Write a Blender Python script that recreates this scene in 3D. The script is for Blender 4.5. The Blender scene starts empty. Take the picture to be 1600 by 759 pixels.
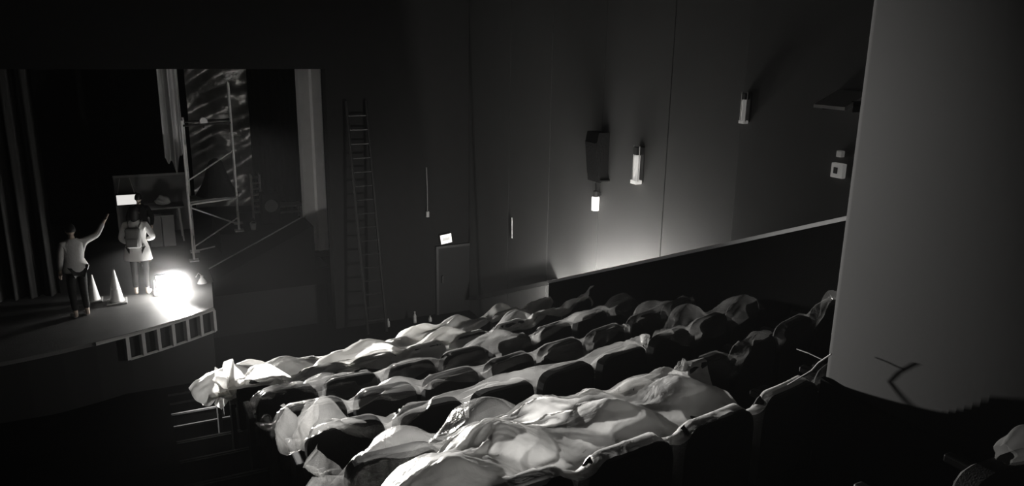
import bpy, bmesh, math, random
import numpy as np
from mathutils import Vector, Matrix
random.seed(4); rng = np.random.default_rng(7)
scene = bpy.context.scene
COL = scene.collection
# ------------------------------------------------------------------ camera
F = 1200.0; PITCH = math.radians(14.6); YAW = math.radians(26.4); ROLL = math.radians(0.9)
CAM = Vector((0, 0, 5.6))
fw = Vector((math.sin(YAW)*math.cos(PITCH), math.cos(YAW)*math.cos(PITCH), -math.sin(PITCH)))
rt0 = Vector((math.cos(YAW), -math.sin(YAW), 0)); up0 = rt0.cross(fw)
RT = rt0*math.cos(ROLL) + up0*math.sin(ROLL); UP = up0*math.cos(ROLL) - rt0*math.sin(ROLL)
cd = bpy.data.cameras.new('camera'); cam = bpy.data.objects.new('camera', cd); COL.objects.link(cam)
cd.sensor_fit = 'HORIZONTAL'; cd.sensor_width = 36.0; cd.lens = 36.0*F/1600.0; cd.clip_start = 0.05; cd.clip_end = 100
m = Matrix.Identity(4)
for i in range(3):
    m[i][0] = RT[i]; m[i][1] = UP[i]; m[i][2] = -fw[i]; m[i][3] = CAM[i]
cam.matrix_world = m
scene.camera = cam
def ray(x, y): return fw + RT*((x-800)/F) - UP*((y-379.5)/F)
def onX(x, y, X): d = ray(x, y); return CAM + d*(X/d.x)
def onY(x, y, Y): d = ray(x, y); return CAM + d*(Y/d.y)
def onZ(x, y, Z): d = ray(x, y); return CAM + d*((Z-CAM.z)/d.z)
# ------------------------------------------------------------------ world, exposure
w = bpy.data.worlds.new('dim_room'); scene.world = w; w.use_nodes = True
bg = w.node_tree.nodes['Background']; bg.inputs[0].default_value = (1, .98, .95, 1); bg.inputs[1].default_value = 0.022
vs = scene.view_settings
vs.view_transform = 'Standard'; vs.look = 'None'; vs.gamma = 1.0; vs.use_curve_mapping = False; vs.exposure = 0.0
# ------------------------------------------------------------------ materials
MATS = {}
def mat(name, col, rough=.6, metal=0.0, noise=0.12, scale=6.0, bump=0.0, bscale=40.0, spec=.5):
    if name in MATS: return MATS[name]
    if not isinstance(col, (tuple, list)): col = (col, col*.99, col*.972)
    mt = bpy.data.materials.new(name); mt.use_nodes = True; MATS[name] = mt
    nt = mt.node_tree; b = nt.nodes['Principled BSDF']
    b.inputs['Roughness'].default_value = rough; b.inputs['Metallic'].default_value = metal
    b.inputs['Specular IOR Level'].default_value = spec
    tc = nt.nodes.new('ShaderNodeTexCoord')
    n = nt.nodes.new('ShaderNodeTexNoise'); n.inputs['Scale'].default_value = scale; n.inputs['Detail'].default_value = 5
    nt.links.new(tc.outputs['Object'], n.inputs['Vector'])
    r = nt.nodes.new('ShaderNodeMix'); r.data_type = 'RGBA'
    r.inputs[6].default_value = tuple(c*(1-noise) for c in col)+(1,); r.inputs[7].default_value = tuple(min(1, c*(1+noise)) for c in col)+(1,)
    nt.links.new(n.outputs['Fac'], r.inputs[0]); nt.links.new(r.outputs[2], b.inputs['Base Color'])
    if bump:
        n2 = nt.nodes.new('ShaderNodeTexNoise'); n2.inputs['Scale'].default_value = bscale; n2.inputs['Detail'].default_value = 4
        bp = nt.nodes.new('ShaderNodeBump'); bp.inputs['Strength'].default_value = bump; bp.inputs['Distance'].default_value = .02
        nt.links.new(tc.outputs['Object'], n2.inputs['Vector']); nt.links.new(n2.outputs['Fac'], bp.inputs['Height']); nt.links.new(bp.outputs['Normal'], b.inputs['Normal'])
    return mt
def glow(name, strength, col=(1, .98, .94), base=.8):
    if name in MATS: return MATS[name]
    mt = bpy.data.materials.new(name); mt.use_nodes = True; MATS[name] = mt
    b = mt.node_tree.nodes['Principled BSDF']; b.inputs['Base Color'].default_value = (base, base*.98, base*.94, 1)
    b.inputs['Emission Color'].default_value = col+(1,); b.inputs['Emission Strength'].default_value = strength
    return mt
def film(name, clear=.4, gloss=.22, rough=.22, bump=.5, bscale=9, white=.8):
    mt = bpy.data.materials.new(name); mt.use_nodes = True; MATS[name] = mt
    nt = mt.node_tree; nt.nodes.clear(); N = nt.nodes.new; L = nt.links.new
    out = N('ShaderNodeOutputMaterial'); tc = N('ShaderNodeTexCoord')
    n = N('ShaderNodeTexNoise'); n.inputs['Scale'].default_value = bscale; n.inputs['Detail'].default_value = 6; n.inputs['Distortion'].default_value = 1.2
    L(tc.outputs['Object'], n.inputs['Vector'])
    bp = N('ShaderNodeBump'); bp.inputs['Strength'].default_value = bump; bp.inputs['Distance'].default_value = .03
    L(n.outputs['Fac'], bp.inputs['Height'])
    d = N('ShaderNodeBsdfDiffuse'); d.inputs['Color'].default_value = (white, white*.99, white*.97, 1)
    t = N('ShaderNodeBsdfTranslucent'); t.inputs['Color'].default_value = (white, white*.99, white*.965, 1)
    g = N('ShaderNodeBsdfGlossy'); g.inputs['Color'].default_value = (.9, .89, .86, 1); g.inputs['Roughness'].default_value = rough
    tr = N('ShaderNodeBsdfTransparent')
    L(bp.outputs['Normal'], g.inputs['Normal']); L(bp.outputs['Normal'], d.inputs['Normal'])
    m1 = N('ShaderNodeMixShader'); m1.inputs[0].default_value = .5; L(d.outputs[0], m1.inputs[1]); L(t.outputs[0], m1.inputs[2])
    m2 = N('ShaderNodeMixShader'); m2.inputs[0].default_value = gloss; L(m1.outputs[0], m2.inputs[1]); L(g.outputs[0], m2.inputs[2])
    n2 = N('ShaderNodeTexNoise'); n2.inputs['Scale'].default_value = 2.2; n2.inputs['Detail'].default_value = 3; L(tc.outputs['Object'], n2.inputs['Vector'])
    mr = N('ShaderNodeMapRange'); mr.inputs[1].default_value = .3; mr.inputs[2].default_value = .7
    mr.inputs[3].default_value = max(0, clear-.12); mr.inputs[4].default_value = min(1, clear+.12); L(n2.outputs['Fac'], mr.inputs[0])
    m3 = N('ShaderNodeMixShader'); L(mr.outputs[0], m3.inputs[0]); L(m2.outputs[0], m3.inputs[1]); L(tr.outputs[0], m3.inputs[2])
    L(m3.outputs[0], out.inputs['Surface'])
    return mt
BLACK = mat('black_paint', .009, .75); CARPET = mat('black_carpet', .007, .95, bump=.3, bscale=120, spec=.0)
WALL = mat('wall_board', .08, .8, noise=.06, scale=3, bump=.08, bscale=60, spec=.2); PIER = mat('pier_plaster', .045, .85, noise=.05, scale=2, bump=.02, bscale=20, spec=.1)
STAGE = mat('stage_boards', .12, .6, noise=.2, scale=4, bump=.15); DARKWALL = mat('dark_wall', .02, .9, spec=.1)
SEAT = mat('seat_cloth', .03, .9, bump=.3, bscale=150, spec=.15); SEATPL = mat('seat_plastic', .02, .5)
STEEL = mat('scaffold_steel', .75, .4, .0, noise=.15, scale=20); DKSTEEL = mat('dark_steel', .06, .5, .5)
NOSING = mat('nosing_metal', .05, .6, .0, spec=.1); WHITE = mat('white_plastic', .8, .45); PALE = mat('pale_plaster', .75, .7, noise=.1)
GREY = mat('grey_board', .32, .7, noise=.25, scale=3); DKCLOTH = mat('dark_cloth', .015, .95, bump=.4, bscale=30, spec=.05)
SKIN = mat('skin', (.55, .45, .38), .5); HAIR = mat('hair', .02, .5); SHIRT = mat('white_shirt', .75, .85, bump=.2, bscale=30)
TROUSER = mat('dark_trousers', .015, .9); GREYCL = mat('grey_cloth', .22, .85, bump=.2, bscale=40); RAMPB = CARPET; SHOE = mat('pale_shoe', .7, .5)
WOOD = mat('table_board', .35, .6, noise=.3, scale=8)
# ------------------------------------------------------------------ mesh helpers
def obj(name, bm, material, parent=None, smooth=False):
    me = bpy.data.meshes.new(name); bmesh.ops.recalc_face_normals(bm, faces=bm.faces); bm.to_mesh(me); bm.free()
    me.materials.append(material)
    if smooth: me.polygons.foreach_set('use_smooth', [True]*len(me.polygons))
    o = bpy.data.objects.new(name, me); COL.objects.link(o)
    if parent: o.parent = parent
    return o
def tag(o, label, cat, group=None, kind=None):
    o['label'] = label; o['category'] = cat
    if group: o['group'] = group
    if kind: o['kind'] = kind
    return o
def struct(o, label=None, cat=None):
    o['kind'] = 'structure'
    if label: o['label'] = label
    if cat: o['category'] = cat
    return o
def thing(name, loc, label, cat, group=None, rz=0):
    o = bpy.data.objects.new(name, None); COL.objects.link(o); o.location = loc; o.rotation_euler = (0, 0, rz); o.empty_display_size = .1
    return tag(o, label, cat, group)
def box(bm, x0, x1, y0, y1, z0, z1, bev=0):
    v = [bm.verts.new(p) for p in ((x0,y0,z0),(x1,y0,z0),(x1,y1,z0),(x0,y1,z0),(x0,y0,z1),(x1,y0,z1),(x1,y1,z1),(x0,y1,z1))]
    fs = [bm.faces.new([v[i] for i in q]) for q in ((0,3,2,1),(4,5,6,7),(0,1,5,4),(1,2,6,5),(2,3,7,6),(3,0,4,7))]
    if bev:
        es = {e for f in fs for e in f.edges}
        bmesh.ops.bevel(bm, geom=list(es), offset=bev, segments=2, affect='EDGES', profile=.5)
    return bm
def B(): return bmesh.new()
def tube(bm, pts, r, seg=8, r1=None):
    pts = [Vector(p) for p in pts]; rings = []; n = len(pts)
    for i, p in enumerate(pts):
        d = (pts[min(i+1, n-1)]-pts[max(i-1, 0)]).normalized()
        a = d.orthogonal().normalized() if i == 0 else (prev - d*prev.dot(d)).normalized()
        prev = a; b = d.cross(a); rr = r if r1 is None else r + (r1-r)*i/(n-1)
        rings.append([bm.verts.new(p + (a*math.cos(t)+b*math.sin(t))*rr) for t in (2*math.pi*k/seg for k in range(seg))])
    for A, C in zip(rings, rings[1:]):
        for k in range(seg): bm.faces.new((A[k], A[(k+1)%seg], C[(k+1)%seg], C[k]))
    bm.faces.new(rings[0][::-1]); bm.faces.new(rings[-1]); return bm
def lathe(bm, prof, seg=20, c=(0,0,0)):
    c = Vector(c); rings = []
    for r, z in prof:
        rings.append([bm.verts.new(c+Vector((r*math.cos(2*math.pi*k/seg), r*math.sin(2*math.pi*k/seg), z))) for k in range(seg)])
    for A, C in zip(rings, rings[1:]):
        for k in range(seg): bm.faces.new((A[k], A[(k+1)%seg], C[(k+1)%seg], C[k]))
    bm.faces.new(rings[0][::-1]); bm.faces.new(rings[-1]); return bm
def prism(bm, poly, z0, z1):
    a = [bm.verts.new((x, y, z0)) for x, y in poly]; b = [bm.verts.new((x, y, z1)) for x, y in poly]; n = len(poly)
    bm.faces.new(a[::-1]); bm.faces.new(b)
    for i in range(n): bm.faces.new((a[i], a[(i+1)%n], b[(i+1)%n], b[i]))
    return bm
def extrude_x(bm, poly, x0, x1):
    a = [bm.verts.new((x0, y, z)) for y, z in poly]; b = [bm.verts.new((x1, y, z)) for y, z in poly]; n = len(poly)
    bm.faces.new(a[::-1]); bm.faces.new(b)
    for i in range(n): bm.faces.new((a[i], a[(i+1)%n], b[(i+1)%n], b[i]))
    return bm
def extrude_y(bm, poly, y0, y1):
    a = [bm.verts.new((x, y0, z)) for x, z in poly]; b = [bm.verts.new((x, y1, z)) for x, z in poly]; n = len(poly)
    bm.faces.new(a[::-1]); bm.faces.new(b)
    for i in range(n): bm.faces.new((a[i], a[(i+1)%n], b[(i+1)%n], b[i]))
    return bm
def copy_tree(o, parent=None):
    c = o.copy(); COL.objects.link(c); c.parent = parent
    for ch in list(o.children): copy_tree(ch, c)
    return c
def spot(name, loc, target, power, size, blend, rad=.08, col=(1, .98, .95)):
    l = bpy.data.lights.new(name, 'SPOT'); l.energy = power; l.spot_size = math.radians(size); l.spot_blend = blend; l.shadow_soft_size = rad; l.color = col
    o = bpy.data.objects.new(name, l); COL.objects.link(o); o.location = loc
    o.rotation_euler = (Vector(target)-Vector(loc)).to_track_quat('-Z', 'Y').to_euler(); return o
# ------------------------------------------------------------------ setting
ST = 1.2                                    # stage level
def floor_z(y): return max(0.0, 3.75 - .3*y)
ROWS = [2.5 + .93*k for k in range(7)]
def off(x): return .045*max(0.0, x-.8)**2          # the rows bow gently round the stage
bm = B()                                    # stepped floor profile
prof = []; y = -2.0; ys = [-2.0] + [r-.25 for r in [1.57]+ROWS] + [9.01-.25, 9.94-.25, 10.87-.25, 11.8-.25, 12.5]
for a, b in zip(ys, ys[1:]):
    z = floor_z((a+.25)) if a > -1.9 else floor_z(.64)
    prof += [(a, z), (b, z)]
prof += [(12.5, 0), (24, 0), (24, -.2), (-2, -.2)]
cols = [-11.0, .8] + [.8+.29*k for k in range(1, 21)]; rings = []
for x in cols: rings.append([bm.verts.new((x, yy+(off(x) if -1.9 < yy < 11.9 else 0), zz)) for yy, zz in prof])
for A_, C_ in zip(rings, rings[1:]):
    for q in range(len(prof)): bm.faces.new((A_[q], A_[(q+1) % len(prof)], C_[(q+1) % len(prof)], C_[q]))
bm.faces.new(rings[0][::-1]); bm.faces.new(rings[-1])
FLOOR = struct(obj('floor', bm, CARPET), 'black carpeted stepped auditorium floor')
bm = B(); box(bm, 6.2, 6.4, -2, 14.5, 0, 7.5); WR = struct(obj('wall_right', bm, DARKWALL), 'tall panelled side wall washed by hidden light')
pe = [6.60, 7.98, 9.53, 11.08, 12.6, 14.5]
for i, (a, b) in enumerate(zip(pe, pe[1:])):
    bm = B(); box(bm, 6.17, 6.2, a+.006, b-.006, .0, 7.5, .004); obj('wall_panel', bm, WALL, WR)
bm = B(); box(bm, 6.08, 6.2, 3.0, 6.585, .0, 7.5, .006); struct(obj('wall_near', bm, WALL), 'proud wall section beyond the washed side wall')
bm = B(); tube(bm, [onX(800, 340, 6.155), onX(800, 372, 6.155)], .008); obj('conduit', bm, STEEL, WR)
# sloping ledge fixed to the wall beyond the parapet
a = onX(735, 466, 6.1); b = onX(866, 439, 6.1)
bm = B(); extrude_x(bm, [(b.y, b.z-.05), (a.y, a.z-.05), (a.y, a.z+.03), (b.y, b.z+.03)], 6.06, 6.17); struct(obj('trim_1', bm, DKSTEEL), 'dark sloping ledge running down the side wall')
# parapet in front of the wall
p0 = onX(862, 440, 5.6); p1 = onX(1152, 378, 5.6); sl = (p1.z-p0.z)/(p1.y-p0.y)
ya = p0.y; yb = 1.0
def par_z(y): return p0.z + sl*(y-p0.y)
bm = B(); extrude_x(bm, [(ya, 0), (ya, par_z(ya)-.02), (yb, par_z(yb)-.02), (yb, 0)], 5.55, 5.63)
PAR = tag(obj('parapet', bm, CARPET), 'black sloping half wall standing before the lit side wall', 'half wall'); PAR['kind'] = 'structure'
bm = B(); extrude_x(bm, [(ya, par_z(ya)-.02), (ya, par_z(ya)+.02), (yb, par_z(yb)+.02), (yb, par_z(yb)-.02)], 5.53, 5.66); obj('capping', bm, mat('cap_paint', .25, .45), PAR)
# uplights in the gap behind the parapet
for i, (y0, y1) in enumerate(((6.9, 7.75), (7.85, 8.7), (8.8, 9.65))):
    ym = (y0+y1)/2; t = thing('tube_uplight', (5.72, ym, par_z(ym)-.5), 'tube uplight hidden behind the sloping black half wall', 'light', 'tube uplights behind the half wall')
    t.rotation_euler = (math.atan(sl), 0, 0)
    bm = B(); box(bm, -.04, .04, -.45, .45, -.04, 0); obj('housing', bm, DKSTEEL, t)
    bm = B(); tube(bm, [(0, -.42, .025), (0, .42, .025)], .018); obj('tube', bm, glow(f'tube_glow_{i}', (65, 420, 540)[i]), t)
    brk = B(); box(brk, -.1, -.03, -.03, .03, -.04, -.02); obj('bracket', brk, DKSTEEL, t)
t = thing('short_uplight', (5.85, 10.14, floor_z(9.01)), 'short upright lamp hidden past the end of the black half wall', 'light')
bm = B(); tube(bm, [(0, 0, .1), (0, 0, .42)], .022); obj('tube', bm, glow('short_glow', 1300), t)
bm = B(); lathe(bm, [(.07, 0), (.07, .03), (.03, .06), (.03, .1)], 14); obj('base', bm, DKSTEEL, t)
bm = B(); lathe(bm, [(.026, .42), (.026, .46)], 12); obj('end_cap', bm, DKSTEEL, t)
# front wall beside the stage, lintel, stage house
bm = B(); box(bm, 3.3, 6.4, 14.5, 14.8, 0, 7.5); struct(obj('wall_front', bm, DARKWALL), 'black front wall beside the stage opening')
lz = onY(380, 108, 14.5).z
bm = B(); box(bm, -11, 3.3, 14.5, 14.75, lz, 7.5); struct(obj('trim_2', bm, DARKWALL), 'black lintel over the stage opening')
bm = B(); box(bm, -11, 6.6, -2, 22, 7.5, 7.7); struct(obj('ceiling', bm, DARKWALL), 'black auditorium ceiling')
bm = B(); box(bm, -11.2, -11, -2, 22, 0, 7.5); struct(obj('wall_left', bm, DARKWALL), 'black far side wall')
bm = B(); box(bm, -11, 6.6, 21.8, 22, 0, 7.5); struct(obj('wall_back', bm, DARKWALL), 'black rear wall of the stage')
# stage with rounded apron
arc = []
xc, yc, R0 = -3.2, 18.98, 7.1
for k in range(25):
    x = -9.5 + (0.95+9.5)*k/24; arc.append((x, yc - math.sqrt(max(.01, R0*R0-(x-xc)**2))))
poly = arc + [(1.08, 14.9), (3.28, 14.9), (3.28, 21.8), (-9.5, 21.8)]
bm = B(); prism(bm, poly, ST-.06, ST); S = struct(obj('stage', bm, STAGE), 'pale boarded stage with a rounded front edge')
inner = [(x-(.04 if i > 23 else 0), y+.07) for i, (x, y) in enumerate(poly[:27])] + [(3.25, 21.8), (-9.4, 21.8)]
bm = B(); prism(bm, inner, 0, ST-.06); obj('fascia', bm, BLACK, S)
bm = B(); tube(bm, [(x, y-.012, ST-.03) for x, y in arc if x > -1.2], .03, 6); obj('edge_strip', bm, mat('stage_edge', .55, .5), S)
bm = B(); tube(bm, [(x, y, ST-.42) for x, y in arc if x > -.7], .022, 6); obj('lower_rail', bm, mat('stage_edge', .55, .5), S)
postme = None
for k in range(7):
    x = -.38 + .22*k; y = yc - math.sqrt(R0*R0-(x-xc)**2); an = math.atan2(x-xc, yc-y)
    if postme is None:
        bm = B(); box(bm, -.028, .028, -.03, .06, -.42, -.05, .004); o = obj('fascia_post', bm, mat('stage_edge', .55, .5), S); postme = o.data
    else: o = bpy.data.objects.new('fascia_post', postme); COL.objects.link(o); o.parent = S
    o.location = (x, y, ST); o.rotation_euler = (0, 0, an)
# raised rear stage level and black ramp
bm = B(); box(bm, 1.45, 3.25, 16.55, 18.5, ST, 1.65); tag(obj('stage_riser', bm, BLACK), 'low black riser carrying one end of the scaffold', 'riser')
ra = onY(326, 417, 15.6); rb = onY(472, 340, 15.6)
bm = B(); extrude_y(bm, [(ra.x, ST+.002), (rb.x+.05, ST+.002), (rb.x+.05, rb.z), (rb.x, rb.z), (ra.x+(rb.x-ra.x)*.5, (ra.z+rb.z)/2-.03), (ra.x, ra.z-.05)], 14.75, 15.6)
box(bm, 1.1, 3.26, 14.75, 14.895, ST-.3, ST+.004)
RP = tag(obj('stage_ramp', bm, CARPET), 'black carpeted ramp rising toward the pale column', 'ramp')
bm = B(); tube(bm, [(ra.x, 15.58, ra.z-.03), ((ra.x+rb.x)/2, 15.58, (ra.z+rb.z)/2-.01), (rb.x, 15.58, rb.z+.02)], .014, 6); obj('edge_trim', bm, GREY, RP)
# column at the stage mouth
cb = onY(496, 409, 15.9); cx = cb.x
CO = thing('stage_column', (cx, 15.9, ST), 'tall pale ribbed column beside the stage opening', 'column'); CO['kind'] = 'structure'
bm = B(); prism(bm, [(-.22, -.14), (-.02, -.14), (.02, -.2), (.2, -.2), (.22, -.16), (.22, .2), (-.22, .2)], .12, 6.2); obj('shaft', bm, PALE, CO)
bm = B(); box(bm, -.27, .27, -.25, .25, 0, .12, .02); obj('base', bm, BLACK, CO)
# pier close to the camera
PI_ = thing('curved_pier', (3.2, 2.65, 0), 'broad smooth grey pier with a gently curved face beside the seats', 'pier'); PI_['kind'] = 'structure'
def pier_poly(g):
    q = [(1.739+(1.8+g)*math.sin(math.radians(a)), -.466+(1.8+g)*math.cos(math.radians(a))) for a in np.linspace(-75, -150, 80)]
    return q + [(1.9, q[-1][1]), (1.9, g)]
bm = B(); prism(bm, pier_poly(0), 3.9, 7.49); o = obj('pier_shaft', bm, PIER, PI_)
for f_ in o.data.polygons: f_.use_smooth = len(f_.vertices) == 4 and f_.area < .6
bm = B(); prism(bm, pier_poly(.03), 2.3, 3.9); obj('plinth', bm, CARPET, PI_)
# aisle step nosings (two ribs each)
for y in [r-.25 for r in ROWS] + [8.76, 9.69, 10.62, 11.55]:
    zt = floor_z(y-.93+.25)
    bm = B(); box(bm, .1, .74, y-.05, y-.035, zt, zt+.006); box(bm, .1, .74, y-.02, y+.006, zt-.012, zt+.008); obj('nosing_strip', bm, NOSING, FLOOR)
# ------------------------------------------------------------------ theatre seats
def seat_proto():
    t = thing('theatre_seat', (0, 0, 0), 'dark upholstered theatre seat wrapped under plastic sheeting in a raked row', 'seat', 'theatre seats under plastic sheeting')
    bm = B(); prof = [(-.245, .36), (.245, .36), (.25, .74), (.235, .80), (.20, .835), (.14, .85), (-.14, .85), (-.20, .835), (-.235, .80), (-.25, .74)]
    extrude_y(bm, prof, -.045, .05); bmesh.ops.bevel(bm, geom=list(bm.edges), offset=.012, segments=1, affect='EDGES'); obj('backrest', bm, SEAT, t)
    bm = B(); box(bm, -.235, .235, .06, .48, .33, .43, .03); obj('seat_cushion', bm, SEAT, t)
    for s in (-1, 1):
        bm = B(); box(bm, s*.28-.026, s*.28+.026, .03, .40, .57, .61, .01); a = obj('armrest', bm, SEATPL, t)
        bm = B(); box(bm, s*.28-.02, s*.28+.02, .08, .26, 0, .57); obj('arm_panel', bm, SEATPL, a)
    return t
ROWNAMES = ['rearmost', 'second from the back', 'third from the back', 'fourth from the back', 'third from the front', 'second from the front', 'front']
proto = seat_proto(); first = True; PITCHX = .565
XL = [.46, .76, .74, .72, .68, .62, .56]; SEATX = []
for k, Y in enumerate(ROWS):
    n = 8; xs = [XL[k] + .28 + PITCHX*i for i in range(n)]
    if xs[-1] + .3 > 5.5: xs = xs[:-1]
    SEATX.append(xs)
    for i_, x in enumerate(xs):
        o = proto if first else copy_tree(proto); first = False
        o.location = (x, Y+off(x), floor_z(Y)); o.rotation_euler = (0, 0, math.atan(.09*max(0, x-.8))); nm = ROWNAMES[k]
        o['group'] = f'seats of the {nm} row'
        place = 'aisle end' if i_ == 0 else 'wall end' if i_ == len(xs)-1 else 'middle'
        o['label'] = f'dark theatre seat under plastic, {place} of the {nm} row'
# ------------------------------------------------------------------ draped plastic (cloth settled over the seats)
GX0, GY0, GD = -.2, 1.8, .015
nx, ny = int(6.2/GD), int(8.2/GD)
gx = GX0 + GD*np.arange(nx); gy = GY0 + GD*np.arange(ny)
H = np.zeros((nx, ny)); H += np.maximum(0, 3.75-.3*gy)[None, :]-.05
for Y, xs in zip(ROWS, SEATX):
    z = floor_z(Y)
    for x in xs:
        dx = np.abs(gx-x)[:, None]; dy = (gy-Y)[None, :]
        top = z + .85 - np.clip((dx-.15)/.1, 0, 1)**2*.10
        H = np.where((dx < .25) & (np.abs(dy) < .055), np.maximum(H, top), H)
        H = np.where((dx < .24) & (dy > .04) & (dy < .48), np.maximum(H, z+.44), H)
        H = np.where((np.abs(dx-.28) < .04) & (dy > .02) & (dy < .40), np.maximum(H, z+.62), H)
def Hs(p, extra=None):
    i = np.clip((p[..., 0]-GX0)/GD, 0, nx-1.01); j = np.clip((p[..., 1]-GY0)/GD, 0, ny-1.01)
    i0 = i.astype(int); j0 = j.astype(int); a = i-i0; b = j-j0; HH = H if extra is None else extra
    return HH[i0, j0]*(1-a)*(1-b)+HH[i0+1, j0]*a*(1-b)+HH[i0, j0+1]*(1-a)*b+HH[i0+1, j0+1]*a*b
def solve(p, sl0, sl1, rest, stiff=1.0):
    d = p[sl1]-p[sl0]; l = np.sqrt((d*d).sum(-1, keepdims=True))+1e-9
    c = d*(.5*stiff*(l-rest)/l); p[sl0] += c; p[sl1] -= c
def drape(x0, x1, y0, y1, res=.035, slackx=1.06, slacky=1.2, it=110, bumps=(), lift=.05, seed=0, bend=.35):
    r = np.random.default_rng(seed)
    fy = y1 if callable(y1) else (lambda x: y1+0*x)
    n = int((x1-x0)/res)+1; xl = np.linspace(x0, x1, n); dep = fy(xl)-y0; mm = int(dep.max()*slacky/res)+1
    X, Yv = np.meshgrid(xl, np.linspace(0, 1, mm), indexing='ij'); Yv = y0+Yv*dep[:, None]
    HH = H.copy()
    for bx_, by_, bz, br in bumps:
        dd = np.sqrt((gx[:, None]-bx_)**2+(gy[None, :]-by_)**2)
        HH = np.maximum(HH, bz - .02 - (np.sqrt(dd**2+.03**2)-.03)*.55 - np.maximum(0, dd-br)*2)
    p = np.stack([X, Yv, 4.6-.3*Yv+lift], -1)
    k1 = r.normal(size=(6, 4))
    for q in k1: p[..., 2] += .012*np.sin(X*q[0]*5+Yv*q[1]*7+q[2]*6)
    p += r.normal(size=p.shape)*.004
    rx = (x1-x0)/(n-1)*slackx; ry = (dep*slacky/(mm-1))[:, None, None]; dg = np.sqrt(rx*rx+ry*ry)
    v = np.zeros_like(p); s = np.s_
    for t in range(it):
        old = p.copy(); v[..., 2] -= .0010; p += v
        for _ in range(5):
            for o in (0, 1):
                solve(p, s[o:-1:2, :], s[o+1::2, :], rx); solve(p, s[:, o:-1:2], s[:, o+1::2], ry)
            for o in (0, 1):
                solve(p, s[o:-1:2, :-1], s[o+1::2, 1:], dg[o:-1:2], .4); solve(p, s[o:-1:2, 1:], s[o+1::2, :-1], dg[o:-1:2], .4)
            for o in (0, 1):
                A = s[o:-2:4, :]; C = s[o+2::4, :]
                if p[A].shape == p[C].shape: solve(p, A, C, 2*rx, bend)
                A = s[:, o:-2:4]; C = s[:, o+2::4]
                if p[A].shape == p[C].shape: solve(p, A, C, 2*ry, bend)
            h = Hs(p, HH)+.012; hit = p[..., 2] < h
            st = hit & (h-p[..., 2] < .25)
            p[..., 2] = np.where(st, h, p[..., 2])
            f = .75*st[..., None]; p[..., :2] -= (p-old)[..., :2]*f
        v = (p-old)*.92
    q = p.copy(); q[1:-1] = .7*p[1:-1]+.15*(p[2:]+p[:-2]); p = q.copy(); q[:, 1:-1] = .7*p[:, 1:-1]+.15*(p[:, 2:]+p[:, :-2])
    return q
def crumple(p, amp, seed):
    r = np.random.default_rng(seed); q = np.zeros(p.shape[:2])
    for o in range(16):
        fr = 4*1.28**o*.8; th = r.uniform(0, math.pi); ph = r.uniform(0, 6.3)
        a = (p[..., 0]*math.cos(th)+p[..., 1]*math.sin(th))*fr + ph + 1.4*np.sin(p[..., 0]*3.1+o)*np.cos(p[..., 1]*4.3+o)
        q += (1-2*np.abs(np.sin(a)))*amp/(1.16**o)
    p = p.copy(); ok = p[..., 2] > Hs(p)-.02; p[..., 2] += q; p[..., 2] = np.where(ok, np.maximum(p[..., 2], Hs(p)+.006), p[..., 2]); return p
def cloth_obj(name, p, material, bow=False):
    n, mm = p.shape[:2]; p = p.copy()
    if bow: p[..., 1] += .045*np.maximum(0, p[..., 0]-.8)**2
    verts = p.reshape(-1, 3).tolist()
    faces = [(i*mm+j, (i+1)*mm+j, (i+1)*mm+j+1, i*mm+j+1) for i in range(n-1) for j in range(mm-1)]
    me = bpy.data.meshes.new(name); me.from_pydata(verts, [], faces); me.update(); me.materials.append(material)
    me.polygons.foreach_set('use_smooth', [True]*len(me.polygons))
    o = bpy.data.objects.new(name, me); COL.objects.link(o); return o
DIMMED = film('dimmed_sheeting', clear=.88, gloss=.5, rough=.15, bump=.6, bscale=12)  # clearer copy of the sheeting, makes the wall ends look dimly lit
FILM = film('clear_sheeting', clear=.72, gloss=.32, rough=.2, bump=.5, bscale=10)
MILKY = film('milky_sheeting', clear=.08, gloss=.12, rough=.35, bump=.6, bscale=6, white=.94)
names = ['rearmost', 'second from the back', 'third from the back', 'fourth from the back', 'third from the front', 'second from the front', 'front']
for k, Y in enumerate(ROWS):
    xs = SEATX[k]; x0 = xs[0]-.28-(.42 if k in (1, 2, 5) else .2); x1 = xs[-1]+.36
    bumps = []; r = random.Random(k*7+1)
    for q in range((2, 2, 3, 3, 4, 5, 6)[k]):
        bumps.append((r.uniform(x0+.4, x1-.3), Y+r.uniform(-.02, .3), floor_z(Y)+r.uniform(.86, .95), r.uniform(.12, .28)))
    if k == 0: x0 = 2.9
    xm = (3.3, 3.3, 3.7, 4.2)[k] if k < 4 else x1
    if k == 0: xm = 3.2
    p = None if k == 0 else drape(x0, xm, Y-.17-.05*(k % 3), Y+.42, slackx=1.03, slacky=1.3, seed=k+10, bumps=bumps, lift=.03, res=.03)
    if k: o = cloth_obj('plastic_sheet', crumple(p, .003, k), FILM if k < 5 else MILKY, True)
    if k: tag(o, f'crumpled plastic sheet over the {names[k]} row of seats' + (', aisle end' if k < 4 else ''), 'plastic sheet', 'plastic sheets over the seat rows')
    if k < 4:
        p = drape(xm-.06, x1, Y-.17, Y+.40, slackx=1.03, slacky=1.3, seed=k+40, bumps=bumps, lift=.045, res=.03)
        tag(cloth_obj('plastic_sheet', crumple(p, .003, k+9) if k else p, DIMMED, True), f'plastic sheet made clearer to look dimly lit, {names[k]} row, wall end', 'plastic sheet', 'plastic sheets over the seat rows')
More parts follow.
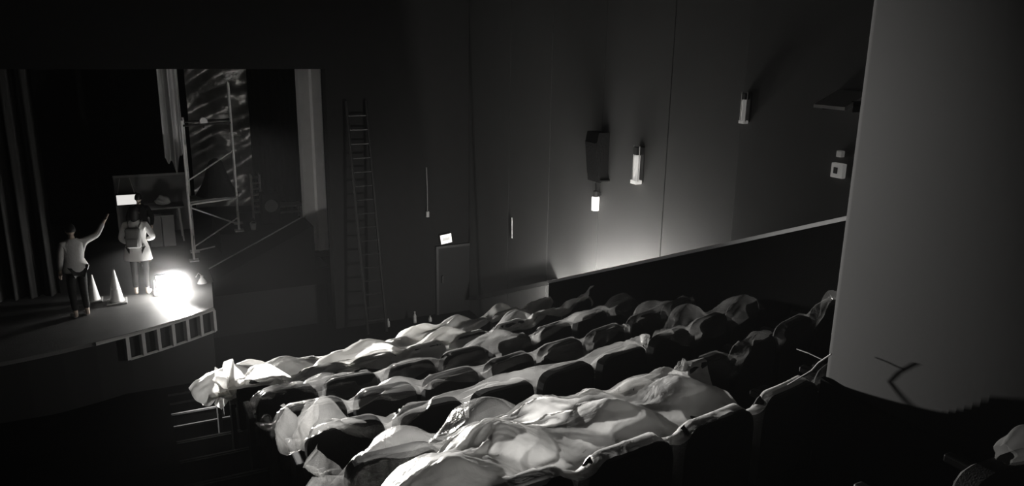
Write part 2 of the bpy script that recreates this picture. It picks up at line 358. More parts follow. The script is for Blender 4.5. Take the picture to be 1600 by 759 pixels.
# loose milky sheets spread across neighbouring rows
Y = ROWS[0]
p = drape(.12, 3.3, Y-.09, lambda x: Y+np.interp(x, [.1, .9, 1.5, 1.8, 3.4], [.35, .5, .9, 1.03, 1.03]), slackx=1.01, slacky=.99, seed=3, res=.022, lift=.12, it=140, bumps=[(1.80, Y+.88, 3.79, .4), (1.45, Y+.5, 3.86, .3), (1.05, Y+.15, 3.97, .3), (.45, Y, 3.97, .3), (2.3, Y+.9, 3.66, .3), (2.9, Y+.9, 3.64, .3), (2.15, Y+.55, 3.78, .4), (2.75, Y+.6, 3.74, .4)])
tag(cloth_obj('milky_sheet', crumple(p, .007, 2), MILKY, True), 'big milky plastic sheet bulging over the rearmost seat backs', 'plastic sheet', 'loose milky sheets')
p = drape(.25, 3.2, ROWS[5]-.15, ROWS[6]+.5, slackx=1.05, slacky=1.06, seed=5, lift=.06, bumps=[(1.2, ROWS[6]-.3, 2.40, .5), (2.2, ROWS[6]-.35, 2.40, .5), (.7, ROWS[6]-.2, 2.36, .4)])
tag(cloth_obj('milky_sheet', crumple(p, .007, 2), MILKY, True), 'milky plastic sheet spread flat over the two front rows', 'plastic sheet', 'loose milky sheets')
# ------------------------------------------------------------------ lamps on the side walls
def sconce(px, X, scale, strength, label, cover=True):
    c = onX(px[0], px[1], X); t = thing('wall_sconce', (X, c.y, c.z), label, 'wall lamp', 'wall sconces')
    h = .30*scale; wd = .06*scale
    bm = B(); box(bm, -.02, .0, -wd, wd, -h*.62, h*.75, .004); obj('back_plate', bm, DKSTEEL, t)
    bm = B(); lathe(bm, [(wd*.62, -h*.55), (wd*.62, h*.4), (wd*.5, h*.45)], 14, (-wd*.8-.02, 0, 0)); obj('glass_tube', bm, glow(f'sconce_{px[0]}', strength), t)
    bm = B(); box(bm, -wd*1.5-.02, -.02, -wd*.9, wd*.9, -h*.7, -h*.55, .004); obj('lower_holder', bm, glow(f'sconce_{px[0]}', strength), t)
    for s in (-1, 1):
        bm = B(); tube(bm, [(-wd-.02, s*wd*.95, -h*.6), (-wd-.02, s*wd*.95, h*.8)], .006); obj('side_rod', bm, STEEL, t)
    bm = B(); box(bm, -wd*1.4-.02, -.02, -wd*.6, wd*.6, h*.45, h*.75, .004); obj('top_cap', bm, DKSTEEL, t)
    return t
sconce((1002, 259), 6.17, 1.15, .32, 'long glass tube sconce on the lit wall beside the hanging loudspeaker')
sconce((1169, 170), 6.08, .75, .10, 'dim small tube sconce high above the end of the black half wall')
sconce((718, 332), 6.17, .45, .06, 'tiny dim sconce in the corner above the lit exit sign')
c = onX(928, 245, 6.0); LS = thing('loudspeaker', (6.17, c.y, c.z), 'black loudspeaker box hung on the washed side wall', 'loudspeaker')
hh = .36
bm = B(); extrude_y(bm, [(-.02, -hh*.9), (-.02, hh), (-.20, hh), (-.23, hh*.6), (-.16, -hh)], -.16, .16); obj('cabinet', bm, DKCLOTH, LS)
bm = B(); extrude_y(bm, [(-.19, -hh*.7), (-.245, hh*.6), (-.22, hh*.62), (-.17, -hh*.7)], -.14, .14); obj('grille', bm, DKCLOTH, LS)
bm = B(); box(bm, -.15, 0, -.19, .19, -hh*.95, -hh*.90); obj('bracket', bm, DKSTEEL, LS)
c = onX(932, 318, 6.1); t = thing('hanging_lamp', (6.08, c.y, c.z), 'bright white lamp glowing below the hanging loudspeaker', 'lamp')
bm = B(); lathe(bm, [(.055, -.10), (.058, .10), (.045, .11)], 16); obj('glass', bm, glow('lamp_white', 1.2), t)
bm = B(); lathe(bm, [(.045, .11), (.045, .19), (.02, .2)], 14); obj('socket', bm, DKSTEEL, t)
bm = B(); tube(bm, [(0, 0, .2), (.02, .05, .3), (.05, -.03, .42)], .006, 6); obj('flex', bm, DKSTEEL, t)
bm = B(); box(bm, 0, .09, -.012, .012, .12, .15); obj('arm', bm, DKSTEEL, t)
c = onX(1313, 266, 6.08); t = thing('wall_box', (6.08, c.y, c.z), 'small lit white box with a dark socket behind the grey pier', 'wall box')
bm = B(); box(bm, -.05, 0, -.07, .07, -.07, .07, .006); obj('box_body', bm, glow('box_lit', .10), t)
bm = B(); box(bm, -.058, -.045, -.01, .035, -.03, .03, .004); obj('socket', bm, DKSTEEL, t)
bm = B(); box(bm, -.05, 0, -.03, .03, .13, .19, .006); obj('pilot_lamp', bm, glow('pilot', .05), t)
c = onX(1311, 156, 5.9); t = thing('wall_vent', (6.08, c.y, c.z), 'faint grey tilted flap high on the wall near the grey pier', 'vent')
bm = B(); extrude_y(bm, [(0, -.02), (0, .08), (-.3, -.05), (-.3, -.08)], -.18, .18); obj('flap', bm, mat('vent_grey', .5, .6), t)
for s in (-1, 1):
    bm = B(); box(bm, -.2, 0, s*.17-.01, s*.17+.01, -.1, .0); obj('bracket', bm, DKSTEEL, t)
# exit corner on the front wall
c = onY(697, 373, 14.42); t = thing('exit_sign', (c.x, 14.5, c.z), 'small glowing white sign over the dark exit door', 'sign'); t.rotation_euler = (0, math.radians(-7), 0)
bm = B(); box(bm, -.13, .13, -.08, 0, -.105, .105, .006); obj('casing', bm, DKSTEEL, t)
bm = B(); box(bm, -.12, .12, -.086, -.078, -.095, .095); obj('lit_panel', bm, glow('sign_glow', 1.0), t)
bm = B(); box(bm, -.085, .085, -.09, -.084, -.035, .03); obj('face_band', bm, glow('sign_band', .45), t)
dx = onY(713, 480, 14.5).x
D = struct(thing('door_1', (dx, 14.5, 0), 'black exit door beneath the glowing sign', 'door'))
bm = B(); box(bm, -.42, .42, -.05, 0, 0, 1.45, .006); obj('door_leaf', bm, BLACK, D)
bm = B(); box(bm, -.47, -.42, -.07, 0, 0, 1.5); box(bm, .42, .47, -.07, 0, 0, 1.5); box(bm, -.42, .42, -.07, 0, 1.45, 1.5); obj('door_frame', bm, mat('door_frame', .03, .5), D)
bm = B(); box(bm, -.36, -.32, -.10, -.05, .70, .86, .008); obj('door_handle', bm, NOSING, D)
a = onY(667, 262, 14.45); b = onY(668, 330, 14.45)
t = thing('hanging_cable', (a.x, 14.45, b.z), 'thin dark cable with a small plug on the black front wall', 'cable')
bm = B(); tube(bm, [(0, 0, 0), (.01, .02, .4), (0, .03, a.z-b.z)], .012, 6); obj('cord', bm, mat('cord', .15, .5), t)
bm = B(); box(bm, -.03, .03, -.03, .03, -.12, 0, .008); obj('plug', bm, mat('plug', .4, .5), t)
# ladder leaning against the front wall
lt = onY(556, 158, 14.46); lb = Vector((onY(588, 492, 14.0).x, 13.95, 0.0))
L_ = thing('leaning_ladder', lb, 'tall dim metal ladder leaning on the black front wall', 'ladder'); dv = lt-lb; LM = mat('ladder_alu', .028, .45, .3)
for s in (-.19, .19):
    bm = B(); tube(bm, [(s, 0, 0), (s+dv.x, dv.y, dv.z)], .028, 6); obj('rail', bm, LM, L_)
for k in range(1, 17):
    q = dv*(k/17); bm = B(); tube(bm, [(q.x-.19, q.y, q.z), (q.x+.19, q.y, q.z)], .017, 6); obj('rung', bm, LM, L_)
# bottles on the floor near the ladder
for i, (px, h) in enumerate(((648, .24), (606, .17), (672, .12))):
    q = onZ(px, 502, 0); q.y = min(q.y, 14.2); q.x = onY(px, 490, q.y).x
    t = thing('bottle', (q.x, q.y, 0), ('tall pale bottle standing on the dark floor', 'short pale bottle standing by the ladder foot', 'smallest pale bottle standing on the dark floor')[i], 'bottle', 'bottles by the front wall')
    bm = B(); lathe(bm, [(.035, 0), (.037, .02), (.036, h*.6), (.015, h*.8), (.014, h*.95)], 12); obj('glass_body', bm, mat('pale_bottle', .5, .3), t, True)
    bm = B(); lathe(bm, [(.017, h*.95), (.017, h)], 10); obj('cap', bm, WHITE, t)
# ------------------------------------------------------------------ stage dressing
# pale hanging drape and crinkled backdrop
def hang(name, pts_x, y, z0, z1, amp, freq, material, ragged=0, seed=0, wr=0):
    r = np.random.default_rng(seed); n, mm = 60, 50; x0, x1 = pts_x
    U_, V = np.meshgrid(np.linspace(0, 1, n), np.linspace(0, 1, mm), indexing='ij')
    low = z0 + ragged*(np.sin(U_*7+seed)*.5+np.sin(U_*17+2)*.3+U_*.8)
    X = x0+(x1-x0)*U_; Z = low+(z1-low)*V
    Yv = y + amp*np.sin(U_*freq) + amp*.4*np.sin(U_*freq*2.3+1)
    for q in range(14):
        a, b, c = r.normal(size=3); Yv = Yv + wr*np.sin(U_*a*6+V*b*26+c*7)
    return cloth_obj(name, np.stack([X, Yv, Z], -1), material)
CRINK = mat('crinkled_foil', .55, .24, .55, noise=.5, scale=2.5, bump=1.0, bscale=5, spec=.9)
a = onY(244, 108, 18.2); b = onY(291, 250, 18.2)
o = hang('hanging_drape', (a.x, b.x-.02), 18.2, b.z-.15, 5.3, .10, 9, mat('pale_drape', .8, .8, noise=.3, scale=1.5), ragged=.3, seed=1)
tag(o, 'pale grey drape with a ragged hem hanging behind the scaffold', 'drape')
a = onY(287, 108, 19.2); b = onY(398, 310, 19.2)
o = hang('backdrop_sheet', (a.x, b.x+.1), 19.2, 1.7, 5.5, .03, 5, CRINK, seed=4, wr=.018)
tag(o, 'shiny crinkled dark backdrop sheet behind the scaffold', 'backdrop')
a = onY(72, 300, 14.9); o = hang('stage_curtain', (a.x-1.6, a.x), 14.95, 1.22, 5.2, .09, 40, mat('curtain_black', .05, .95, spec=.05), seed=6)
tag(o, 'dark pleated curtain at the far end of the stage opening', 'curtain')
a = onY(398, 300, 19.0); b = onY(462, 300, 19.0)
o = hang('black_drape', (a.x, b.x+.6), 19.0, 1.2, 5.5, .06, 30, DKCLOTH, seed=8); tag(o, 'black drape behind the pale column', 'drape')
# set wall flat with lit lamp
a = onY(178, 276, 19.3); b = onY(292, 268, 19.3)
t = thing('stage_flat', (a.x, 19.3, ST), 'grey scenery flat at the back of the stage', 'scenery')
w_, h_ = b.x-a.x, a.z-ST
bm = B(); box(bm, 0, w_, 0, .05, 0, h_); obj('board', bm, GREY, t)
bm = B(); box(bm, -.03, w_+.03, -.03, .0, h_-.03, h_+.02); obj('top_rail', bm, mat('flat_rail', .5, .6), t)
for xx in (0, w_):
    bm = B(); box(bm, xx-.025, xx+.025, -.025, 0, 0, h_); obj('side_rail', bm, mat('flat_rail', .5, .6), t)
# wide floodlight hung before the flat
c = onY(198, 312, 18.9)
t = thing('flood_lamp', (c.x, 18.9, c.z), 'wide lit flood lamp hung on the grey scenery flat', 'lamp')
bm = B(); box(bm, -.22, .22, 0, .16, -.13, .13, .015); obj('housing', bm, DKSTEEL, t)
bm = B(); box(bm, -.20, .20, -.008, .002, -.11, .11); obj('lens', bm, glow('flood_glow', .75), t)
for s in (-1, 1):
    bm = B(); tube(bm, [(s*.17, .06, .13), (s*.1, .2, .45)], .008, 6); obj('hanger', bm, STEEL, t)
spot('flood_beam', (c.x, 18.85, c.z), (.4, 14, 1.2), 12, 80, .9, .12)
# table with clutter behind the people
a = onY(226, 322, 18.4); b = onY(286, 318, 18.4)
t = thing('trestle_table', ((a.x+b.x)/2, 18.4, ST), 'long trestle table with clutter before the grey flat', 'table'); hw = (b.x-a.x)/2; tz = a.z-ST
bm = B(); box(bm, -hw, hw, -.3, .3, tz-.04, tz, .006); obj('table_top', bm, WOOD, t)
for sx in (-1, 1):
    for sy in (-1, 1):
        bm = B(); tube(bm, [(sx*(hw-.06), sy*.25, 0), (sx*(hw-.1), sy*.18, tz-.04)], .018); obj('leg', bm, STEEL, t)
c = onY(255, 315, 18.4); bm = B(); bmesh.ops.create_icosphere(bm, subdivisions=3, radius=.13)
for v in bm.verts: v.co = Vector((v.co.x*1.2, v.co.y, (v.co.z+.13)*.8))*(1+.18*math.sin(v.co.x*31+v.co.z*23)*math.cos(v.co.y*27))
zm = min(v.co.z for v in bm.verts)
for v in bm.verts: v.co += Vector((c.x, 18.35, ST+tz-zm))
tag(obj('cloth_bundle', bm, SHIRT), 'crumpled white cloth bundle lying on the trestle table', 'bundle')
for i, (px, py, s) in enumerate(((244, 346, .19), (262, 344, .24), (233, 350, .14))):
    c = onY(px, py, 17.9); t = thing('storage_box', (c.x, 17.9, ST), ('middle sized grey storage box on the stage below the table', 'largest pale storage box on the stage below the table', 'smallest grey storage box on the stage below the table')[i], 'box', 'storage boxes below the table')
    hgt = max(.25, c.z-ST+.1); g = GREY if i != 1 else mat('pale_box', .4, .7)
    bm = B(); box(bm, -s/2, s/2, -s/2, s/2, 0, hgt, .01); obj('box_body', bm, g, t)
    bm = B(); box(bm, -s/2-.01, s/2+.01, -s/2-.01, s/2+.01, hgt, hgt+.04, .01); obj('lid', bm, g, t)
# scaffold tower
A0 = onZ(303, 406, ST); A0 = Vector((A0.x, 16.35, ST)); C0 = onZ(374, 361, 1.65)
T = thing('scaffold_tower', (A0.x, A0.y, ST), 'steel scaffold tower with a plank deck on the stage', 'scaffold')
ax = Vector((C0.x-A0.x, C0.y-A0.y, 0)); dp = Vector((.07, .72, 0)); zt = onY(288, 188, 16.4).z-ST; zr_ = onY(366, 128, 16.9).z-ST
def tb(name, p, q, r=.024, mm=STEEL):
    bm = B(); tube(bm, [p, q], r); return obj(name, bm, mm, T)
corners = [(Vector((0, 0, 0)), zt), (dp, zt), (ax+Vector((0, 0, .45)), zr_), (ax+dp+Vector((0, 0, .45)), zr_)]
for p, z in corners:
    tb('standard', p+Vector((0, 0, .03)), Vector((p.x, p.y, z)))
    bm = B(); box(bm, p.x-.09, p.x+.09, p.y-.09, p.y+.09, p.z, p.z+.03, .004); obj('base_plate', bm, STEEL, T)
dz = onY(335, 311, 16.5).z-ST
Z = lambda v, z: Vector((v.x, v.y, z))
o0 = Vector((0, 0, 0))
for z in (dz-.05, zt-.1):
    tb('ledger', Z(o0, z), Z(ax, z), .02, STEEL if z < zt-.2 else DKSTEEL); tb('ledger', Z(dp, z), Z(ax+dp, z), .02, STEEL if z < zt-.2 else DKSTEEL)
for v in (o0, ax):
    for z in (.35, .8, 1.2, 1.75, 2.3, zt-.15):
        if v is ax and z < .5: continue
        tb('frame_rung', Z(v, z), Z(v+dp, z), .017)
tb('brace', Z(o0, .28), Z(ax, .75), .016); tb('brace', Z(ax, .6), Z(o0, dz-.1), .016); tb('brace', Z(o0, dz+.42), Z(ax, dz+.95), .016); tb('brace', Z(o0, .2), Z(o0+ax*.45, .22), .016)
for k in range(3):
    q = dp*((k+.17)/3); u = dp*((k+.9)/3)-q
    bm = B(); va = [Z(q-ax*.05, dz), Z(q+ax*1.05, dz), Z(q+u+ax*1.05, dz), Z(q+u-ax*.05, dz)]
    lo = [bm.verts.new(p-Vector((0, 0, .04))) for p in va]; hi = [bm.verts.new(p) for p in va]
    bm.faces.new(lo[::-1]); bm.faces.new(hi)
    for i in range(4): bm.faces.new((lo[i], lo[(i+1)%4], hi[(i+1)%4], hi[i]))
    obj('deck_plank', bm, WOOD, T)
# spotlight added on the scaffold to brighten the near plastic sheet
c = onY(318, 189, 16.9); t = thing('added_spotlight', (c.x, 16.9, c.z), 'spotlight added near the scaffold top to brighten the near plastic', 'spotlight')
bm = B(); lathe(bm, [(.045, .22), (.07, .18), (.075, .0), (.085, -.01)], 16); bmesh.ops.rotate(bm, verts=bm.verts, cent=(0, 0, 0), matrix=Matrix.Rotation(math.radians(-90), 3, 'X')); obj('housing', bm, DKSTEEL, t)
bm = B(); lathe(bm, [(.07, -.004), (.07, .004)], 16); bmesh.ops.rotate(bm, verts=bm.verts, cent=(0, 0, 0), matrix=Matrix.Rotation(math.radians(-90), 3, 'X')); bmesh.ops.translate(bm, verts=bm.verts, vec=(0, -.015, 0)); obj('lens', bm, glow('spot_glow', .09, base=.05), t)
q = A0 + ax*.45; bm = B(); tube(bm, [(0, .1, 0), (0, .1, -.14), (q.x-c.x, q.y-16.9, ST+zt-.1-c.z)], .014, 6); obj('clamp', bm, DKSTEEL, t)
spot('added_spot_beam', (c.x, 16.83, c.z), (1.5, 3.0, 3.75), 27000, 13, .9, .07)
# covered bundle on the deck
c = A0 + ax*.6 + dp*.5; bm = B(); prof = []
bh = onY(345, 246, 17).z - (ST+dz)
for k in range(15):
    s = k/14; prof.append((.03+.38*(1-s)**.55*(1-.25*math.sin(s*3.1)), s*bh))
lathe(bm, prof, 28)
for v in bm.verts:
    an = math.atan2(v.co.y, v.co.x); rr = 1+.07*math.sin(an*5)+.04*math.sin(an*11+v.co.z*6); v.co.x *= rr; v.co.y *= rr*.9; v.co += Vector((c.x, c.y, ST+dz+.001))
tag(obj('covered_bundle', bm, DKCLOTH, None, True), 'black cloth covered bell shaped bundle on the scaffold deck', 'bundle')
# clutter right of the scaffold
c = onY(397, 363, 16.7); t = thing('paint_bucket', (c.x, 16.75, 1.65), 'small white bucket on the riser beside the scaffold', 'bucket')
bm = B(); lathe(bm, [(.05, 0), (.065, .12), (.07, .13)], 16); obj('bucket_body', bm, WHITE, t)
bm = B(); tube(bm, [(.066*math.cos(q), 0, .12+.06*math.sin(q)) for q in (math.pi*k/8 for k in range(9))], .004, 5); obj('handle', bm, STEEL, t)
c = onY(400, 300, 17.8); t = thing('wire_rack', (c.x, 17.8, 1.65), 'slim pale wire rack standing behind the white bucket', 'rack'); hz = onY(400, 272, 17.8).z-1.65
for s in (-.09, .09):
    for yy in (-.1, .1):
        bm = B(); tube(bm, [(s, yy, 0), (s, yy, hz)], .012, 6); obj('upright', bm, STEEL, t)
for k in range(7):
    bm = B(); box(bm, -.09, .09, -.1, .1, hz*(.15+.13*k), hz*(.15+.13*k)+.012); obj('shelf', bm, mat('rack_pale', .6, .4), t)
c = onY(432, 322, 17.4); t = thing('stage_monitor', (c.x-.15, 17.3, 1.65), 'dark stage loudspeaker with a grey cone on the riser', 'loudspeaker')
hz = onY(415, 300, 17.4).z-1.65
bm = B(); box(bm, -.2, .2, -.15, .2, 0, hz, .015); obj('cabinet', bm, BLACK, t)
bm = B(); lathe(bm, [(.02, -.03), (.13, .0), (.14, .02)], 20); bmesh.ops.rotate(bm, verts=bm.verts, cent=(0, 0, 0), matrix=Matrix.Rotation(math.radians(90), 3, 'X')); bmesh.ops.translate(bm, verts=bm.verts, vec=(0, -.14, hz*.6)); obj('speaker_cone', bm, mat('cone_grey', .25, .5), t)
c = onY(448, 318, 17.6); t = thing('work_bench', (c.x, 17.6, 1.65), 'narrow work bench beside the dark stage loudspeaker', 'bench'); hz = c.z-1.65
bm = B(); box(bm, -.32, .32, -.2, .2, hz-.04, hz, .006); obj('bench_top', bm, WOOD, t)
for sx in (-1, 1):
    for sy in (-1, 1):
        bm = B(); box(bm, sx*.28-.02, sx*.28+.02, sy*.16-.02, sy*.16+.02, 0, hz-.04); obj('leg', bm, STEEL, t)
bm = B(); box(bm, -.28, .28, -.02, .02, .12, .16); obj('stretcher', bm, STEEL, t)
# traffic cones
def cone(px, py, h, label):
    c = onZ(px, py, ST); t = thing('traffic_cone', c, label, 'traffic cone', 'traffic cones on the stage edge')
    bm = B(); lathe(bm, [(h*.21, .03), (h*.19, .05), (h*.035, h*.97), (h*.03, h)], 20); obj('cone_body', bm, WHITE, t, True)
    bm = B(); box(bm, -h*.27, h*.27, -h*.27, h*.27, 0, .03, .008); obj('base', bm, mat('cone_base', .4, .6), t)
    bm = B(); lathe(bm, [(h*.125+.004, h*.42), (h*.085+.004, h*.64)], 20); obj('sleeve', bm, mat('cone_sleeve', .9, .3), t, True)
cone(183, 472, .58, 'taller bright traffic cone standing at the stage edge'); cone(148, 470, .47, 'shorter dim traffic cone standing at the stage edge')
# work light cluster on the stage floor
WL = onZ(266, 456, ST)
t = thing('work_light', WL, 'glaring work light on a low stand on the stage floor', 'work light')
bm = B(); tube(bm, [(-.25, -.18, .02), (.25, -.18, .02)], .016); tube(bm, [(-.25, .18, .02), (.25, .18, .02)], .016); tube(bm, [(-.25, -.18, .02), (-.25, .18, .02)], .016); tube(bm, [(.25, -.18, .02), (.25, .18, .02)], .016); obj('stand', bm, STEEL, t)
for s in (-1, 1):
    bm = B(); tube(bm, [(s*.25, 0, .02), (s*.24, 0, .24)], .014); obj('fork', bm, STEEL, t)
for s in (-1, 1):
    bm = B(); box(bm, s*.12-.10, s*.12+.10, -.03, .08, .10, .34, .012); hd = obj('lamp_head', bm, DKSTEEL, t)
    bm = B(); box(bm, s*.12-.09, s*.12+.09, -.038, -.029, .115, .325); obj('lens', bm, glow('work_glow', 60), hd)
spot('work_beam', WL+Vector((0, -.08, .24)), (2.0, 6.5, 2.6), 12000, 42, .9, .12)
pl = bpy.data.lights.new('work_spill', 'POINT'); pl.energy = 85; pl.shadow_soft_size = .1; pl.color = (1, .98, .95)
po = bpy.data.objects.new('work_spill', pl); COL.objects.link(po); po.location = WL+Vector((0, -.12, .16))
c = onZ(316, 442, ST); t = thing('clip_lamp', c, 'small white clip lamp on the stage beside the work light', 'lamp')
bm = B(); lathe(bm, [(.09, 0), (.06, .06), (.03, .10), (.028, .14)], 14); obj('shade', bm, WHITE, t)
bm = B(); tube(bm, [(0, 0, .14), (-.05, 0, .2), (-.1, .02, .12)], .01, 6); obj('clip', bm, STEEL, t)
# ------------------------------------------------------------------ people
def skin_mesh(name, joints, edges, material, parent=None, sub=2):
    me = bpy.data.meshes.new(name); keys = list(joints); idx = {k: i for i, k in enumerate(keys)}
    me.from_pydata([joints[k][0] for k in keys], [(idx[a], idx[b]) for a, b in edges], [])
    o = bpy.data.objects.new(name, me); COL.objects.link(o)
    md = o.modifiers.new('skin', 'SKIN'); md.use_smooth_shade = True
    for i, k in enumerate(keys):
        sv = me.skin_vertices[0].data[i]; r = joints[k][1]; sv.radius = r if isinstance(r, tuple) else (r, r); sv.use_root = (i == 0)
    sm = o.modifiers.new('sub', 'SUBSURF'); sm.levels = sub; sm.render_levels = sub
    dg = bpy.context.evaluated_depsgraph_get(); dg.update(); me2 = bpy.data.meshes.new_from_object(o.evaluated_get(dg)); o.modifiers.clear()
    o.data = me2; me2.name = name; me2.materials.clear(); me2.materials.append(material)
    if parent: o.parent = parent
    return o
def V3(*a): return Vector(a)
def add_hand(J, E, wrist, d, side, tag_):
    d = d.normalized(); s = side.normalized(); 
    J[tag_+'palm'] = (wrist+d*.06, .026); E.append((tag_+'wrist', tag_+'palm'))
    for i, (off, ln) in enumerate(((-.027, .062), (-.009, .075), (.009, .07), (.026, .055))):
        a, b, c = tag_+f'f{i}a', tag_+f'f{i}b', tag_+f'f{i}c'
        J[a] = (wrist+d*.085+s*off, .009); J[b] = (wrist+d*(.085+ln*.55)+s*off*1.15+V3(0, 0, -.006), .008); J[c] = (wrist+d*(.085+ln)+s*off*1.2+V3(0, 0, -.018), .007)
        E += [(tag_+'palm', a), (a, b), (b, c)]
    a, b = tag_+'ta', tag_+'tb'; J[a] = (wrist+d*.045-s*.04, .010); J[b] = (wrist+d*.085-s*.058, .008); E += [(tag_+'palm', a), (a, b)]
def person(loc, rz, H_, label, armR, armL, coat, hair_long, trouser, shirt, lean=0, knee=0.0, cat='person'):
    k = H_/1.7
    P = thing('person', loc, label, 'person', None, rz)
    f = lambda x, y, z: V3(x*k, (y + lean*(z-.9))*k, z*k)
    J = {}; E = []
    J['pelvis'] = (f(0, 0, .93), (.14*k, .10*k)); J['waist'] = (f(0, 0, 1.08), (.12*k, .09*k)); J['chest'] = (f(0, -.01, 1.27), (.15*k, .10*k)); J['neckb'] = (f(0, 0, 1.41), (.07*k, .06*k)); J['neck'] = (f(0, -.01, 1.47), .05*k); J['skull'] = (f(0, -.015, 1.53), (.06*k, .07*k))
    E += [('pelvis', 'waist'), ('waist', 'chest'), ('chest', 'neckb'), ('neckb', 'neck'), ('neck', 'skull')]
    for s, t_ in ((1, 'L'), (-1, 'R')):
        J[t_+'hip'] = (f(s*.09, 0, .88), .085*k); J[t_+'knee'] = (f(s*.10, -.03-knee, .49), .058*k); J[t_+'ankle'] = (f(s*.10, .02, .09), .038*k); J[t_+'heel'] = (V3(s*.10*k, .04*k, .035*k), .034*k); J[t_+'toe'] = (V3(s*.115*k, -.15*k, .03*k), .028*k)
        J[t_+'ankle'] = (V3(s*.10*k, .02*k, .09*k), .038*k)
        E += [('pelvis', t_+'hip'), (t_+'hip', t_+'knee'), (t_+'knee', t_+'ankle'), (t_+'ankle', t_+'heel'), (t_+'heel', t_+'toe')]
        el, wr = (armL if s > 0 else armR)
        J[t_+'sh'] = (f(s*.185, 0, 1.37), .055*k); J[t_+'el'] = (f(*el), .042*k); J[t_+'wrist'] = (f(*wr), .028*k)
        E += [('chest', t_+'sh'), (t_+'sh', t_+'el'), (t_+'el', t_+'wrist')]
        add_hand(J, E, J[t_+'wrist'][0], J[t_+'wrist'][0]-J[t_+'el'][0], V3(s*.2, -1, .2), t_)
    body = skin_mesh('body', J, E, SKIN, P, 2)
    # head sculpted with face, joined into the body mesh
    bm = B(); bm.from_mesh(body.data); hc = f(0, -.02, 1.60)
    g = bmesh.ops.create_uvsphere(bm, u_segments=24, v_segments=18, radius=1)['verts']
    for v in g:
        x, y_, z = v.co; jaw = 1-.28*max(0, -z)**1.5
        q = V3(x*.072*jaw, y_*.092*(1-.12*max(0, -z)), z*.112)
        if y_ < -.5 and abs(x) < .28 and -.35 < z < .12: q.y -= .022*(1-abs(x)/.28)*(1-abs(z+.18)/.3 if abs(z+.18) < .3 else 0)   # nose
        if y_ < -.6 and .0 < z < .28 and .2 < abs(x) < .6: q.y += .008                                                          # eye sockets
        if y_ < -.6 and abs(x) < .35 and -.62 < z < -.45: q.y -= .005                                                           # lips
        v.co = hc + q*k
    for s in (-1, 1):
        g = bmesh.ops.create_uvsphere(bm, u_segments=10, v_segments=8, radius=1)['verts']
        for v in g: v.co = hc + V3(s*.074+v.co.x*.010, .005+v.co.y*.018, v.co.z*.032)*k
    bm.to_mesh(body.data); bm.free(); body.data.polygons.foreach_set('use_smooth', [True]*len(body.data.polygons))
    for s in (-1, 1):
        bm = B(); bmesh.ops.create_uvsphere(bm, u_segments=10, v_segments=8, radius=.011*k); bmesh.ops.translate(bm, verts=bm.verts, vec=hc+V3(s*.029, -.079, .012)*k); obj('eye', bm, mat('eye_dark', .03, .2), P, True)
    # hair shell
    bm = B(); g = bmesh.ops.create_uvsphere(bm, u_segments=24, v_segments=18, radius=1)['verts']
    dele = [v for v in g if (v.co.y < -.35 and v.co.z < .45) or v.co.z < (-.75 if hair_long else -.3)]
    bmesh.ops.delete(bm, geom=dele, context='VERTS')
    for v in bm.verts:
        x, y_, z = v.co
        if hair_long and z < 0: z *= 2.1; y_ = y_*.95+.15
        v.co = hc + V3(x*.083, y_*.105+.004, z*.124+.004)*k
    obj('hair', bm, HAIR, P, True)
    # clothes follow the body
    CJ = {}; CE = []
    for n in ('chest', 'pelvis', 'waist', 'neckb'):
        r = J[n][1]; CJ[n] = (J[n][0], (r[0]*1.16, r[1]*1.2))
    CE += [('chest', 'waist'), ('waist', 'pelvis'), ('chest', 'neckb')]
    if False:
        CJ['hem'] = (f(0, 0, .70), (.20*k, .16*k)); CJ['pelvis'] = (J['pelvis'][0], (.18*k, .14*k)); CE.append(('pelvis', 'hem'))
    for t_ in 'LR':
        CJ[t_+'sh'] = (J[t_+'sh'][0], .07*k); CJ[t_+'el'] = (J[t_+'el'][0], .056*k); e, q = J[t_+'el'][0], J[t_+'wrist'][0]
        CJ[t_+'cuff'] = (e+(q-e)*.9, .042*k); CE += [('chest', t_+'sh'), (t_+'sh', t_+'el'), (t_+'el', t_+'cuff')]
    garment = skin_mesh('coat' if coat else 'shirt', CJ, CE, shirt, P, 2)
    bm = B(); bm.from_mesh(garment.data); rings = []
    prof_ = [(.70 if coat else .86, .25 if coat else .19, .20 if coat else .15), (.80, .235, .19), (.93, .215, .175), (1.08, .16, .125), (1.25, .185, .135), (1.36, .19, .115), (1.43, .12, .085), (1.46, .075, .07)]
    if not coat: prof_.pop(1)
    for z_, rx_, ry_ in prof_: rings.append([bm.verts.new(f((rx_+.012*math.sin(a_*5)*(z_ < 1))*math.cos(a_), ry_*math.sin(a_)-.005, z_)) for a_ in (2*math.pi*q_/24 for q_ in range(24))])
    for A_, C_ in zip(rings, rings[1:]):
        for q_ in range(24): bm.faces.new((A_[q_], A_[(q_+1)%24], C_[(q_+1)%24], C_[q_]))
    bm.to_mesh(garment.data); bm.free(); garment.data.polygons.foreach_set('use_smooth', [True]*len(garment.data.polygons))
    TJ = {'pelvis': (f(0, 0, .92), (.155*k, .115*k))}; TE = []
    for t_ in 'LR':
        TJ[t_+'hip'] = (J[t_+'hip'][0], .098*k); TJ[t_+'knee'] = (J[t_+'knee'][0], .07*k); TJ[t_+'cuff'] = (J[t_+'ankle'][0]+V3(0, 0, .03*k), .055*k)
        TE += [('pelvis', t_+'hip'), (t_+'hip', t_+'knee'), (t_+'knee', t_+'cuff')]
    skin_mesh('trousers', TJ, TE, trouser, P, 2)
